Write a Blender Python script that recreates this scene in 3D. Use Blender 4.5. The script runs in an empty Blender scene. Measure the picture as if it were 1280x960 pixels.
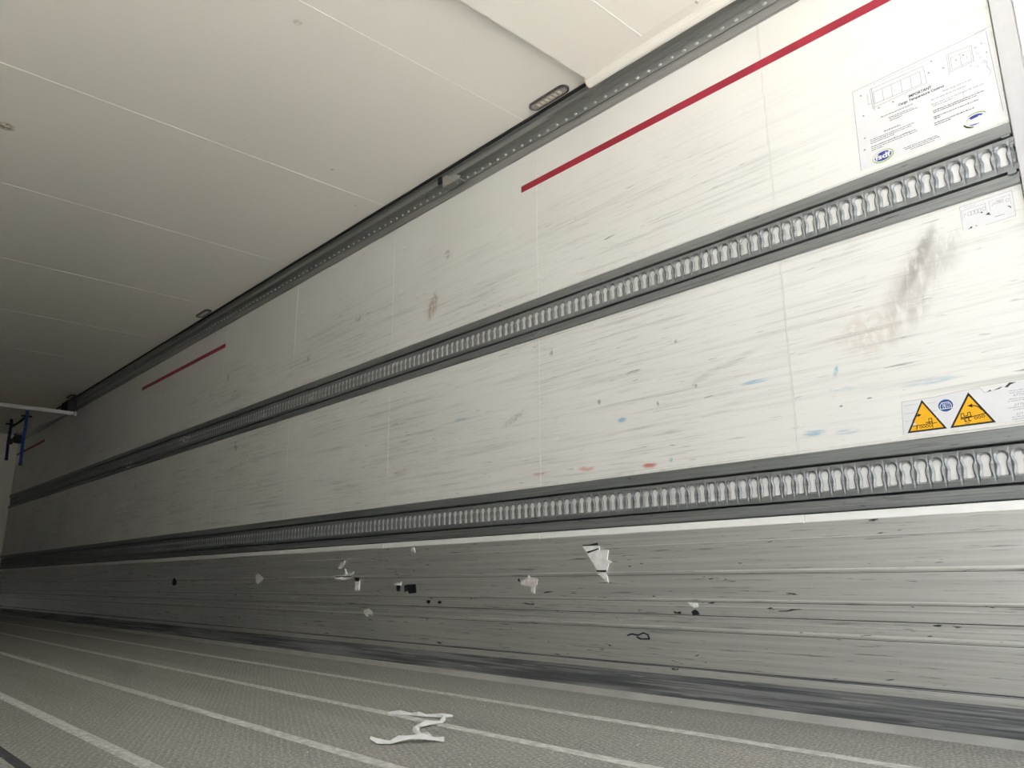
import bpy, bmesh, math, random
from mathutils import Vector, Matrix

random.seed(7)
scn = bpy.context.scene
COL = scn.collection

# ------------------------------------------------------------------ camera
F_PX, YAW, PITCH, ROLL = 970.55, math.radians(42.8896), math.radians(14.2233), math.radians(-0.3355)
cam_d = bpy.data.cameras.new('camera')
cam_d.sensor_width = 36.0
cam_d.lens = 36.0 * F_PX / 1280.0
cam_d.clip_start = 0.02
cam_d.clip_end = 200
cam = bpy.data.objects.new('camera', cam_d)
COL.objects.link(cam)
sy, cy, sp, cp = math.sin(YAW), math.cos(YAW), math.sin(PITCH), math.cos(PITCH)
fw = Vector((sy * cp, cy * cp, sp)); rt = Vector((cy, -sy, 0)); up = rt.cross(fw)
r2 = rt * math.cos(ROLL) + up * math.sin(ROLL); u2 = up * math.cos(ROLL) - rt * math.sin(ROLL)
cam.matrix_world = Matrix(((r2.x, u2.x, -fw.x, -1.1545), (r2.y, u2.y, -fw.y, 0.0), (r2.z, u2.z, -fw.z, 0.4176), (0, 0, 0, 1)))
scn.camera = cam

# ------------------------------------------------------------------ world, daylight, exposure
world = bpy.data.worlds.new('overcast_sky')
scn.world = world
world.use_nodes = True
wn = world.node_tree.nodes
sky = wn.new('ShaderNodeTexSky')
sky.sky_type = 'NISHITA'; sky.sun_disc = False
sky.sun_elevation = math.radians(39); sky.sun_rotation = math.radians(33)   # sun ahead of the trailer
sky.altitude = 100; sky.air_density = 1.0; sky.dust_density = 5.0; sky.ozone_density = 1.0
world.node_tree.links.new(sky.outputs[0], wn['Background'].inputs[0])
wn['Background'].inputs[1].default_value = 0.12
# sun from ahead of the trailer: it lights the yard behind, never the inside directly
sd = bpy.data.lights.new('sun', 'SUN'); sd.energy = 30.0; sd.angle = math.radians(2.0); sd.color = (1.0, 0.975, 0.935)
so = bpy.data.objects.new('sun', sd); so.rotation_euler = Vector((-0.4, -0.62, -0.63)).to_track_quat('-Z', 'Y').to_euler()
so.location = (4, 6, 8)
COL.objects.link(so)
# portal in the open rear doorway: emits nothing, only guides the sampling of the sky
pl = bpy.data.lights.new('doorway_portal', 'AREA')
pl.shape = 'RECTANGLE'; pl.size = 2.44; pl.size_y = 2.55
pl.cycles.is_portal = True
po = bpy.data.objects.new('doorway_portal', pl)
po.location = (0, 0.10, 1.285); po.rotation_euler = (math.radians(90), 0, 0)
COL.objects.link(po)

scn.view_settings.view_transform = 'Standard'
scn.view_settings.look = 'None'
scn.view_settings.gamma = 1.0
scn.view_settings.use_curve_mapping = False
scn.view_settings.exposure = 1.06
scn.cycles.max_bounces = 20
scn.cycles.diffuse_bounces = 14
scn.cycles.glossy_bounces = 8

# ------------------------------------------------------------------ constants (metres)
W = 1.23          # half width; right wall face at x = +W
H = 2.57          # ceiling
Y0 = 0.468        # rear end of the wall, at the door frame
Y1 = 13.40        # front bulkhead
SEAMS = [1.2 + 1.188 * k for k in range(11)]
RAIL_BOT = (0.620, 1.487)
RAIL_H = 0.190

# ------------------------------------------------------------------ materials
def new_mat(name):
    m = bpy.data.materials.new(name); m.use_nodes = True
    return m, m.node_tree, m.node_tree.nodes['Principled BSDF']

def plain(name, col, rough=0.5, metal=0.0, noise=0.0, nscale=30.0, spec=0.5):
    m, nt, b = new_mat(name)
    b.inputs['Roughness'].default_value = rough
    b.inputs['Metallic'].default_value = metal
    b.inputs['Specular IOR Level'].default_value = spec
    k = K(nt)
    n = k.noise(k.pos(), nscale, 4)
    lo = [c * (1 - noise) for c in col]; hi = [min(1, c * (1 + noise)) for c in col]
    k.link(k.mixc(k.ramp(n, 0.3, 0.7), lo, hi), b.inputs['Base Color'])
    return m

class K:
    """small node-building helper"""
    def __init__(s, nt): s.nt = nt; s._pos = None
    def n(s, t): return s.nt.nodes.new(t)
    def link(s, a, b): s.nt.links.new(a, b)
    def put(s, sock, v):
        if hasattr(v, 'is_output'): s.link(v, sock)
        elif isinstance(v, (list, tuple)):
            sock.default_value = (*v, 1) if len(v) == 3 and len(sock.default_value) == 4 else v
        else: sock.default_value = v
    def pos(s):
        if s._pos is None: s._pos = s.n('ShaderNodeNewGeometry').outputs['Position']
        return s._pos
    def scaled(s, v, sc, off=(0, 0, 0), rot=(0, 0, 0)):
        m = s.n('ShaderNodeMapping'); s.link(v, m.inputs['Vector'])
        m.inputs['Scale'].default_value = sc; m.inputs['Location'].default_value = off; m.inputs['Rotation'].default_value = rot
        return m.outputs[0]
    def noise(s, v, scale, detail=3, rough=0.55, dist=0.0):
        t = s.n('ShaderNodeTexNoise'); s.link(v, t.inputs['Vector'])
        t.inputs['Scale'].default_value = scale; t.inputs['Detail'].default_value = detail
        t.inputs['Roughness'].default_value = rough; t.inputs['Distortion'].default_value = dist
        return t.outputs['Fac']
    def ramp(s, v, a, b):
        m = s.n('ShaderNodeMapRange'); s.link(v, m.inputs['Value'])
        m.interpolation_type = 'SMOOTHSTEP'
        m.inputs['From Min'].default_value = a; m.inputs['From Max'].default_value = b
        return m.outputs[0]
    def math(s, op, a, b=None):
        m = s.n('ShaderNodeMath'); m.operation = op
        s.put(m.inputs[0], a)
        if b is not None: s.put(m.inputs[1], b)
        return m.outputs[0]
    def mixc(s, f, a, b):
        m = s.n('ShaderNodeMix'); m.data_type = 'RGBA'
        s.put(m.inputs[0], f); s.put(m.inputs[6], a); s.put(m.inputs[7], b)
        return m.outputs[2]
    def sep(s, v):
        m = s.n('ShaderNodeSeparateXYZ'); s.link(v, m.inputs[0]); return m.outputs
    def bump(s, h, strength, dist=0.01, prev=None):
        m = s.n('ShaderNodeBump'); s.link(h, m.inputs['Height'])
        m.inputs['Strength'].default_value = strength; m.inputs['Distance'].default_value = dist
        if prev is not None: s.link(prev, m.inputs['Normal'])
        return m.outputs[0]
    def spot(s, y, z, ry, rz, tilt=0.0, soft=0.4, grain=None, g0=0.35, g1=0.6):
        """stain mask: a tilted ellipse on the wall plane, broken up by a noise"""
        v = s.scaled(s.pos(), (0, 1, 1), (0, -y, -z))
        if tilt: v = s.scaled(v, (1, 1, 1), (0, 0, 0), (tilt, 0, 0))
        v = s.scaled(v, (0, 1 / ry, 1 / rz))
        l = s.n('ShaderNodeVectorMath'); l.operation = 'LENGTH'; s.link(v, l.inputs[0])
        f = s.ramp(l.outputs['Value'], 1.0, soft)
        if grain is not None: f = s.math('MULTIPLY', f, s.ramp(grain, g0, g1))
        return f

def mat_wall():
    m, nt, b = new_mat('scuffed_white_wall_panel')
    k = K(nt); p = k.pos(); z = k.sep(p)[2]
    low = k.noise(k.scaled(p, (1, 0.9, 1.6)), 1.5, 3)
    s1 = k.noise(k.scaled(p, (0, 1.3, 62)), 1.0, 7, 0.62, 0.15)
    s2 = k.noise(k.scaled(p, (0, 4.5, 150), (0, 3, 5)), 1.0, 5, 0.6, 0.2)
    s3 = k.noise(k.scaled(p, (0, 9, 110), (0, 7, 1)), 1.0, 3, 0.5, 0.4)
    blot = k.noise(k.scaled(p, (0, 9, 9), (0, 2, 2)), 1.0, 2)
    patch = k.ramp(low, 0.38, 0.62)
    worn = k.math('MULTIPLY', k.ramp(z, 2.38, 1.75), k.math('ADD', k.math('MULTIPLY', patch, 0.6), 0.4))
    col = k.mixc(patch, (0.875, 0.875, 0.845), (0.845, 0.845, 0.81))
    def f(n, a, c, amt): return k.math('MULTIPLY', k.math('MULTIPLY', k.ramp(n, a, c), worn), amt)
    col = k.mixc(f(s1, 0.48, 0.74, 0.65), col, (0.46, 0.455, 0.44))
    col = k.mixc(f(s2, 0.54, 0.72, 0.55), col, (0.40, 0.395, 0.38))
    col = k.mixc(f(s3, 0.66, 0.74, 0.75), col, (0.22, 0.22, 0.22))
    col = k.mixc(k.math('MULTIPLY', k.ramp(blot, 0.78, 0.83), 0.4), col, (0.3, 0.29, 0.27))
    gr = k.noise(k.scaled(p, (0, 40, 40)), 1.0, 4)
    gs = k.noise(k.scaled(p, (0, 12, 150)), 1.0, 4)
    gv = k.noise(k.scaled(p, (0, 26, 9), rot=(-0.6, 0, 0)), 1.0, 5, 0.65, 0.5)
    dk, bl, rd, te, br = (0.13, 0.12, 0.11), (0.22, 0.50, 0.66), (0.62, 0.16, 0.10), (0.05, 0.40, 0.42), (0.40, 0.20, 0.10)
    stains = [
        (0.765, 1.345, 0.028, 0.15, -0.55, dk, 0.5, gv), (0.80, 1.25, 0.09, 0.19, -0.5, (0.42, 0.38, 0.33), 0.45, gv),
        (0.71, 1.36, 0.10, 0.10, 0.0, (0.35, 0.33, 0.30), 0.35, gv),
        (0.93, 1.16, 0.13, 0.10, 0.0, (0.55, 0.42, 0.30), 0.28, gr),
        (1.33, 1.080, 0.075, 0.010, 0.0, bl, 0.8, gs), (1.049, 1.06, 0.010, 0.024, -0.3, bl, 0.75, gr),
        (1.04, 1.00, 0.05, 0.010, -0.1, bl, 0.6, gs), (1.035, 0.862, 0.05, 0.010, 0.0, bl, 0.8, gs),
        (1.14, 0.872, 0.05, 0.012, 0.0, bl, 0.8, gs), (0.78, 0.975, 0.10, 0.014, 0.0, (0.45, 0.58, 0.66), 0.7, gs),
        (1.925, 1.036, 0.03, 0.014, 0.0, bl, 0.8, gr), (2.95, 1.195, 0.07, 0.012, 0.0, bl, 0.5, gs),
        (1.80, 0.842, 0.045, 0.017, 0.0, rd, 0.85, gs), (2.12, 0.862, 0.06, 0.015, 0.0, rd, 0.6, gs),
        (2.40, 0.868, 0.05, 0.010, 0.0, rd, 0.45, gs),
        (1.703, 0.852, 0.013, 0.012, 0.0, te, 0.85, gr), (1.58, 1.11, 0.02, 0.012, 0.0, dk, 0.7, gr),
        (1.86, 1.22, 0.05, 0.010, 0.1, dk, 0.6, gs), (1.75, 1.07, 0.012, 0.016, 0.0, dk, 0.7, gr),
        (2.04, 1.13, 0.012, 0.015, 0.0, dk, 0.6, gr), (1.65, 1.30, 0.01, 0.012, 0.0, dk, 0.7, gr),
        (3.20, 1.845, 0.055, 0.085, -0.4, br, 0.65, gv), (3.17, 1.90, 0.03, 0.05, 0.0, (0.30, 0.24, 0.20), 0.5, gr),
        (3.07, 2.12, 0.03, 0.035, 0.0, (0.35, 0.30, 0.25), 0.55, gr), (3.95, 1.98, 0.05, 0.025, 0.0, (0.35, 0.33, 0.26), 0.6, gr),
        (4.55, 1.86, 0.03, 0.03, 0.0, dk, 0.55, gr), (2.31, 1.40, 0.018, 0.02, 0.0, (0.3, 0.28, 0.4), 0.7, gr),
        (5.85, 1.98, 0.03, 0.04, 0.0, dk, 0.5, gr), (5.55, 1.56, 0.05, 0.05, 0.0, dk, 0.5, gr),
        (5.60, 1.40, 0.04, 0.05, 0.3, dk, 0.5, gr), (7.8, 1.30, 0.06, 0.05, 0.0, dk, 0.4, gr),
        (2.55, 1.14, 0.12, 0.02, 0.35, (0.5, 0.47, 0.38), 0.6, gr),
        (1.45, 1.16, 0.22, 0.02, 0.25, (0.55, 0.53, 0.48), 0.5, gs),
        (3.45, 0.98, 0.10, 0.03, 0.1, (0.5, 0.42, 0.33), 0.4, gs),
        (0.955, 0.955, 0.011, 0.003, 0.0, dk, 0.7, None), (1.045, 0.945, 0.007, 0.004, 0.0, dk, 0.8, None),
    ]
    for (y, zz, ry, rz, t, c, a, g) in stains:
        col = k.mixc(k.math('MULTIPLY', k.spot(y, zz, ry, rz, t, 0.35, g), a), col, c)
    k.link(col, b.inputs['Base Color'])
    b.inputs['Roughness'].default_value = 0.42
    bn = k.bump(k.noise(k.scaled(p, (1, 5, 9)), 1.0, 2), 0.10, 0.02)
    bn = k.bump(s1, 0.10, 0.004, bn)
    dents = k.noise(k.scaled(p, (0, 7, 16), (0, 9, 4)), 1.0, 1)
    bn = k.bump(k.ramp(dents, 0.68, 0.76), 0.35, 0.004, bn)
    k.link(bn, b.inputs['Normal'])
    return m

CSPOTS = ((-0.675, 4.118, 0.05, 0.9), (0.02, 2.502, 0.025, 0.35), (0.705, 3.416, 0.012, 0.6), (1.022, 3.688, 0.012, 0.5))   # brown grease marks
def mat_ceiling():
    m, nt, b = new_mat('cream_ceiling_skin')
    k = K(nt); p = k.pos()
    n = k.noise(k.scaled(p, (2, 1, 1)), 0.9, 3)
    col = k.mixc(n, (0.85, 0.82, 0.755), (0.885, 0.855, 0.79))
    sp = k.noise(p, 14.0, 2)
    col = k.mixc(k.math('MULTIPLY', k.ramp(sp, 0.77, 0.80), 0.45), col, (0.42, 0.38, 0.31))
    gr = k.noise(p, 45.0, 4)
    for (sx_, sy_, r_, a_) in CSPOTS:
        l_ = k.n('ShaderNodeVectorMath'); l_.operation = 'LENGTH'
        k.link(k.scaled(k.scaled(p, (1, 1, 0), (-sx_, -sy_, 0)), (1 / r_, 1 / r_, 0)), l_.inputs[0])
        col = k.mixc(k.math('MULTIPLY', k.math('MULTIPLY', k.ramp(l_.outputs['Value'], 1.0, 0.4), k.ramp(gr, 0.35, 0.55)), a_), col, (0.30, 0.22, 0.12))
    k.link(col, b.inputs['Base Color'])
    b.inputs['Roughness'].default_value = 0.5
    k.link(k.bump(k.noise(p, 2.5, 2), 0.05, 0.02), b.inputs['Normal'])
    return m

def mat_alu(name, col, rough, metal, streak=0.35, dark=0.5, splash=0.0, zmod=False):
    m, nt, b = new_mat(name)
    k = K(nt); p = k.pos()
    s1 = k.noise(k.scaled(p, (0, 0.8, 70)), 1.0, 6, 0.65)
    s2 = k.noise(k.scaled(p, (3, 5, 160), (0, 4, 2), rot=(0.02, 0, 0)), 1.0, 4, 0.6)
    s3 = k.noise(k.scaled(p, (3, 11, 75), (0, 9, 7), rot=(-0.06, 0, 0)), 1.0, 3, 0.5, 0.8)
    vert = k.noise(k.scaled(p, (0, 120, 2)), 1.0, 2)
    c = k.mixc(k.ramp(s1, 0.25, 0.75), [x * (1 - streak) for x in col], [min(1, x * (1 + streak * 0.6)) for x in col])
    c = k.mixc(k.math('MULTIPLY', k.ramp(s2, 0.59, 0.72), dark), c, [x * 0.25 for x in col])
    c = k.mixc(k.math('MULTIPLY', k.ramp(s3, 0.69, 0.74), dark * 1.3), c, [x * 0.08 for x in col])
    c = k.mixc(k.math('MULTIPLY', k.ramp(vert, 0.5, 0.8), 0.07 if zmod else 0.0), c, (0.85, 0.85, 0.85))
    if zmod:
        bl = k.noise(k.scaled(p, (0, 6, 9), (0, 1, 1)), 1.0, 3)
        c = k.mixc(k.math('MULTIPLY', k.ramp(bl, 0.6, 0.75), 0.3), c, (0.75, 0.75, 0.74))
    if splash:
        sn = k.noise(p, 23.0, 3); yy = k.sep(p)[1]
        g = k.math('MULTIPLY', k.ramp(sn, 0.70, 0.73), k.ramp(yy, 3.4, 4.6))
        c = k.mixc(k.math('MULTIPLY', g, splash), c, (0.8, 0.8, 0.78))
        gg = k.noise(k.scaled(p, (0, 18, 40)), 1.0, 4)
        for (y_, z_, ry_, rz_) in ((6.63, 1.60, 0.16, 0.05), (5.185, 1.567, 0.09, 0.03), (4.453, 1.585, 0.10, 0.035), (8.08, 1.53, 0.2, 0.05), (3.52, 1.60, 0.05, 0.02), (2.36, 1.505, 0.05, 0.012)):
            c = k.mixc(k.math('MULTIPLY', k.spot(y_, z_, ry_, rz_, 0, 0.4, gg, 0.45, 0.6), 0.8), c, (0.8, 0.8, 0.78))
    k.link(c, b.inputs['Base Color'])
    b.inputs['Metallic'].default_value = metal
    rn = k.math('ADD', k.math('MULTIPLY', s1, 0.2), rough - 0.1)
    k.link(rn, b.inputs['Roughness'])
    k.link(k.bump(s2, 0.06, 0.002), b.inputs['Normal'])
    return m

def mat_floor():
    m, nt, b = new_mat('grey_studded_floor')
    k = K(nt); p = k.pos(); x, y, z = k.sep(p)
    kx = 2 * math.pi / 0.026
    a = k.math('MULTIPLY', k.math('SINE', k.math('MULTIPLY', k.math('ADD', x, k.math('MULTIPLY', y, 0.35)), kx)),
               k.math('SINE', k.math('MULTIPLY', k.math('SUBTRACT', y, k.math('MULTIPLY', x, 0.35)), kx)))
    stud = k.ramp(a, 0.15, 0.75)
    big = k.noise(k.scaled(p, (5.0, 0.35, 1)), 1.0, 5, 0.6)
    mott = k.noise(p, 7.0, 5, 0.65)
    fine = k.noise(p, 105.0, 3, 0.6)
    c = k.mixc(k.ramp(big, 0.3, 0.7), (0.36, 0.355, 0.315), (0.52, 0.51, 0.46))
    c = k.mixc(k.math('MULTIPLY', k.ramp(mott, 0.4, 0.75), 0.35), c, (0.52, 0.50, 0.45))
    c = k.mixc(k.math('MULTIPLY', stud, 0.75), c, (0.74, 0.73, 0.68))
    c = k.mixc(k.math('MULTIPLY', k.ramp(fine, 0.40, 0.60), 0.72), c, (0.20, 0.195, 0.17))
    c = k.mixc(k.ramp(fine, 0.70, 0.74), c, (0.85, 0.84, 0.80))
    k.link(c, b.inputs['Base Color'])
    b.inputs['Roughness'].default_value = 0.5
    b.inputs['Specular IOR Level'].default_value = 0.45
    bn = k.bump(stud, 0.9, 0.003)
    k.link(bn, b.inputs['Normal'])
    return m

def mat_seam():
    m, nt, b = new_mat('worn_floor_seam')
    k = K(nt); p = k.pos()
    n = k.noise(k.scaled(p, (60, 30, 1)), 1.0, 4)
    k.link(k.mixc(k.ramp(n, 0.35, 0.65), (0.55, 0.54, 0.50), (0.80, 0.79, 0.75)), b.inputs['Base Color'])
    b.inputs['Roughness'].default_value = 0.5
    return m

def mat_scuff():
    m, nt, b = new_mat('rubber_blackened_plinth')
    k = K(nt); p = k.pos()
    s1 = k.noise(k.scaled(p, (0, 1.1, 75)), 1.0, 6, 0.65)
    s2 = k.noise(k.scaled(p, (0, 5, 130)), 1.0, 4, 0.6)
    c = k.mixc(k.ramp(s1, 0.38, 0.66), (0.11, 0.115, 0.125), (0.40, 0.405, 0.41))
    c = k.mixc(k.math('MULTIPLY', k.ramp(s2, 0.60, 0.72), 0.7), c, (0.6, 0.6, 0.6))
    k.link(c, b.inputs['Base Color'])
    b.inputs['Roughness'].default_value = 0.5; b.inputs['Metallic'].default_value = 0.25
    return m

M = {}
M['wall'] = mat_wall()
M['ceil'] = mat_ceiling()
M['rail'] = mat_alu('dull_grey_rail', (0.33, 0.345, 0.35), 0.44, 0.75, 0.25, 0.45, splash=0.8)
M['kick'] = mat_alu('scratched_aluminium_kick_plate', (0.79, 0.79, 0.775), 0.37, 0.76, 0.16, 0.75, zmod=True)
M['toprail'] = mat_alu('anodised_overhead_rail', (0.42, 0.43, 0.425), 0.36, 0.85, 0.15, 0.2)
M['floor'] = mat_floor()
M['seam'] = mat_seam()
M['scuff'] = mat_scuff()
M['edge'] = plain('dusty_edge_profile', (0.55, 0.54, 0.51), 0.55, 0.1, 0.08, 6)
M['trimwhite'] = plain('fresh_white_strip', (0.95, 0.95, 0.94), 0.4, 0, 0.02)
M['white'] = plain('clean_white_plastic', (0.86, 0.86, 0.84), 0.4, 0, 0.04)
M['cbead'] = plain('cream_sealant', (0.93, 0.92, 0.88), 0.5, 0, 0.03)
M['bead'] = plain('white_sealant', (0.86, 0.86, 0.83), 0.45, 0, 0.05)
M['backing'] = plain('white_backing_behind_slots', (0.90, 0.90, 0.89), 0.5, 0, 0.05)
M['groove'] = plain('dirty_groove_and_shade_line', (0.06, 0.063, 0.066), 0.7, 0, 0.3)  # also colours the painted shade lines under the kick-plate ribs
M['black'] = plain('black_rubber', (0.012, 0.013, 0.016), 0.6, 0, 0.2)
M['red'] = plain('red_tape', (0.40, 0.014, 0.042), 0.4, 0, 0.12, 8)
M['blue'] = plain('blue_webbing', (0.008, 0.05, 0.25), 0.7, 0, 0.2, 60)
M['darkblue'] = plain('dark_webbing', (0.006, 0.010, 0.05), 0.7, 0, 0.2, 60)
M['frame'] = plain('pale_grey_door_frame', (0.60, 0.60, 0.61), 0.45, 0.0, 0.06, 6)
M['frame2'] = plain('white_door_seal_strip', (0.86, 0.86, 0.86), 0.45, 0, 0.05, 9)
M['foam'] = plain('raw_cream_foam', (0.80, 0.70, 0.50), 0.9, 0, 0.15, 120)
M['sticker'] = plain('white_sticker_film', (0.80, 0.81, 0.83), 0.35, 0, 0.02, 20)
M['ink'] = plain('dark_grey_print', (0.035, 0.035, 0.045), 0.5, 0, 0.1)
M['faint'] = plain('faded_grey_print', (0.36, 0.36, 0.38), 0.5, 0, 0.15, 60)
M['yellow'] = plain('warning_yellow', (0.93, 0.50, 0.012), 0.4, 0, 0.05)
M['inkblack'] = plain('black_print', (0.02, 0.012, 0.01), 0.5, 0, 0.1)
M['signblue'] = plain('mandatory_sign_blue', (0.012, 0.09, 0.32), 0.4, 0, 0.05)
M['logoblue'] = plain('logo_blue', (0.04, 0.055, 0.33), 0.4, 0, 0.1)
M['logogreen'] = plain('logo_green', (0.30, 0.52, 0.12), 0.4, 0, 0.1)
M['paper'] = plain('torn_white_film', (0.90, 0.895, 0.87), 0.6, 0, 0.06, 40)
M['scrapgrey'] = plain('scraped_bare_patch', (0.93, 0.925, 0.91), 0.6, 0, 0.10, 30)
M['scrappink'] = plain('pinkish_glue_residue', (0.78, 0.72, 0.70), 0.6, 0, 0.25, 30)
M['chip'] = plain('black_gouge', (0.02, 0.02, 0.022), 0.6, 0, 0.3, 70)
M['lampbezel'] = plain('grey_lamp_bezel', (0.07, 0.065, 0.07), 0.4, 0, 0.1)
M['lens'] = plain('frosted_lamp_lens', (0.36, 0.33, 0.29), 0.25, 0, 0.35, 70)
M['led'] = plain('unlit_led', (0.62, 0.58, 0.48), 0.3, 0, 0.1)
M['stud'] = plain('bright_worn_stud', (0.62, 0.62, 0.61), 0.35, 0.3, 0.05)
M['steel'] = plain('zinc_bracket', (0.50, 0.48, 0.46), 0.45, 0.4, 0.1)
M['concrete'] = plain('sunlit_concrete_yard', (0.52, 0.515, 0.50), 0.9, 0, 0.1, 1.5)

# ------------------------------------------------------------------ mesh helpers
def finish(name, bm, mat, parent=None, smooth=False):
    me = bpy.data.meshes.new(name)
    bmesh.ops.recalc_face_normals(bm, faces=bm.faces)
    bm.to_mesh(me); bm.free()
    me.materials.append(mat)
    if smooth:
        for p in me.polygons: p.use_smooth = True
    return link(name, me, parent)

def link(name, me, parent=None, loc=None):
    o = bpy.data.objects.new(name, me)
    COL.objects.link(o)
    if parent is not None: o.parent = parent
    if loc is not None: o.location = loc
    return o

def tag(o, label=None, cat=None, group=None, kind=None):
    if label: o['label'] = label
    if cat: o['category'] = cat
    if group: o['group'] = group
    if kind: o['kind'] = kind
    return o

def empty(name, loc=(0, 0, 0), mat=None):
    o = bpy.data.objects.new(name, None); COL.objects.link(o)
    o.empty_display_size = 0.1
    if mat is not None: o.matrix_world = mat
    else: o.location = loc
    return o

def box(bm, x0, x1, y0, y1, z0, z1, bevel=0.0):
    vs = [bm.verts.new((x, y, z)) for x in (x0, x1) for y in (y0, y1) for z in (z0, z1)]
    fs = [bm.faces.new([vs[i] for i in q]) for q in ((0, 1, 3, 2), (4, 6, 7, 5), (0, 4, 5, 1), (2, 3, 7, 6), (0, 2, 6, 4), (1, 5, 7, 3))]
    if bevel:
        es = list({e for f in fs for e in f.edges})
        bmesh.ops.bevel(bm, geom=es, offset=bevel, segments=1, affect='EDGES')

def bxo(name, mat, parent, *a, bevel=0.0):
    bm = bmesh.new(); box(bm, *a, bevel=bevel); return finish(name, bm, mat, parent)

def extrude_y(bm, prof, y0, y1, closed=True):
    """extrude an (x, z) profile along the trailer"""
    a = [bm.verts.new((x, y0, z)) for x, z in prof]; b = [bm.verts.new((x, y1, z)) for x, z in prof]
    n = len(prof)
    for i in range(n if closed else n - 1):
        j = (i + 1) % n; bm.faces.new((a[i], a[j], b[j], b[i]))
    if closed:
        bm.faces.new(a); bm.faces.new(b)

def prism(bm, pts, z0, z1):
    """extrude a flat outline (u, v) in local sticker space"""
    a = [bm.verts.new((u, v, z0)) for u, v in pts]; b = [bm.verts.new((u, v, z1)) for u, v in pts]
    bm.faces.new(b); bm.faces.new(a[::-1])
    n = len(pts)
    for i in range(n):
        j = (i + 1) % n; bm.faces.new((a[i], a[j], b[j], b[i]))

def stroke(bm, pts, w, z0, z1, close=False):
    """thin printed line made of short prisms"""
    pts = list(pts)
    if close: pts = pts + [pts[0]]
    for (ax, ay), (bx, by) in zip(pts, pts[1:]):
        d = Vector((bx - ax, by - ay))
        if d.length < 1e-7: continue
        n = Vector((-d.y, d.x)).normalized() * w / 2; e = d.normalized() * w * 0.4
        prism(bm, [(ax - e.x + n.x, ay - e.y + n.y), (ax - e.x - n.x, ay - e.y - n.y), (bx + e.x - n.x, by + e.y - n.y), (bx + e.x + n.x, by + e.y + n.y)], z0, z1)

def arc(cx, cy_, rx, ry, a0, a1, n, tilt=0.0):
    out = []
    for i in range(n):
        a = math.radians(a0 + (a1 - a0) * i / (n - 1))
        x, y = rx * math.cos(a), ry * math.sin(a)
        out.append((cx + x * math.cos(tilt) - y * math.sin(tilt), cy_ + x * math.sin(tilt) + y * math.cos(tilt)))
    return out

def ellipse(cx, cy_, rx, ry, n=28, tilt=0.0):
    return arc(cx, cy_, rx, ry, 0, 360 * (n - 1) / n, n, tilt)

def wall_frame(y, z, x=W):
    """local u runs towards the rear doors, v up, w out of the right wall"""
    return Matrix(((0, 0, -1, x), (-1, 0, 0, y), (0, 1, 0, z), (0, 0, 0, 1)))

# ------------------------------------------------------------------ ground outside
g = bxo('ground', M['concrete'], None, -30, 30, -40, 30, -1.35, -1.25)
tag(g, 'pale concrete yard around the trailer', 'ground', kind='structure')

# ------------------------------------------------------------------ floor
FS = [1.23 - 0.4145 * k for k in range(7)]       # plank joints across the width
fl = bxo('floor', M['groove'], None, -1.30, 1.30, 0.05, 13.5, -0.12, -0.012)
tag(fl, 'grey studded trailer floor of long planks with pale worn seams', 'floor', kind='structure')
for a, b in zip(FS[1:], FS):
    bxo('floor_plank', M['floor'], fl, max(a, -1.23) + 0.002, b - 0.002, 0.06, Y1 - 0.002, -0.011, 0.0)
for xx in (0.815, 0.397, -0.024, -0.430, -0.845):
    bm = bmesh.new()
    extrude_y(bm, [(xx - 0.021, 0.0), (xx - 0.013, 0.0022), (xx + 0.013, 0.0022), (xx + 0.021, 0.0), (xx + 0.01, -0.005), (xx - 0.01, -0.005)], 0.07, Y1 - 0.01)
    finish('seam_ridge', bm, M['seam'], fl)
bxo('drain_strip', M['groove'], fl, -0.662, -0.636, 0.07, 2.9, -0.004, 0.0015)
bm = bmesh.new()
extrude_y(bm, [(1.198, 0.0005), (1.202, 0.0035), (1.229, 0.0035), (1.229, -0.004), (1.198, -0.004)], 0.30, Y1 - 0.01)
finish('edge_strip', bm, M['edge'], fl)

# ------------------------------------------------------------------ right wall
wr = bxo('wall_right', M['white'], None, 1.262, 1.33, Y0 - 0.02, 13.5, -0.1, 2.68)
tag(wr, 'long white scuffed side wall of vertical-jointed panels', 'wall', kind='structure')
edges = [Y0 + 0.001] + SEAMS + [Y1 - 0.001]
def panel_mesh(length, z0, z1):
    bm = bmesh.new(); box(bm, W, 1.2615, 0, length, z0, z1)
    me = bpy.data.meshes.new('wall_panel')
    bmesh.ops.recalc_face_normals(bm, faces=bm.faces); bm.to_mesh(me); bm.free(); me.materials.append(M['wall'])
    return me
cache = {}
for z0, z1 in ((0.8105, 1.4865), (1.6775, 2.569)):
    for a, b in zip(edges, edges[1:]):
        key = (round(b - a, 4), z0)
        if key not in cache: cache[key] = panel_mesh(b - a - 0.006, z0, z1)
        link('wall_panel', cache[key], wr, (0, a + 0.003, 0))
for z0, z1 in ((0.812, 1.486), (1.680, 2.44)):
    bm = bmesh.new()
    extr = [(W + 0.004, -0.0017), (W - 0.0005, -0.0017), (W - 0.0012, 0), (W - 0.0005, 0.0017), (W + 0.004, 0.0017)]
    a = [bm.verts.new((x, y, z0)) for x, y in extr]; b = [bm.verts.new((x, y, z1)) for x, y in extr]
    for i in range(5):
        j = (i + 1) % 5; bm.faces.new((a[i], a[j], b[j], b[i]))
    bm.faces.new(a); bm.faces.new(b)
    me = bpy.data.meshes.new('seam_bead'); bmesh.ops.recalc_face_normals(bm, faces=bm.faces); bm.to_mesh(me); bm.free(); me.materials.append(M['bead'])
    for s in SEAMS: link('seam_bead', me, wr, (0, s, 0))
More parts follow.
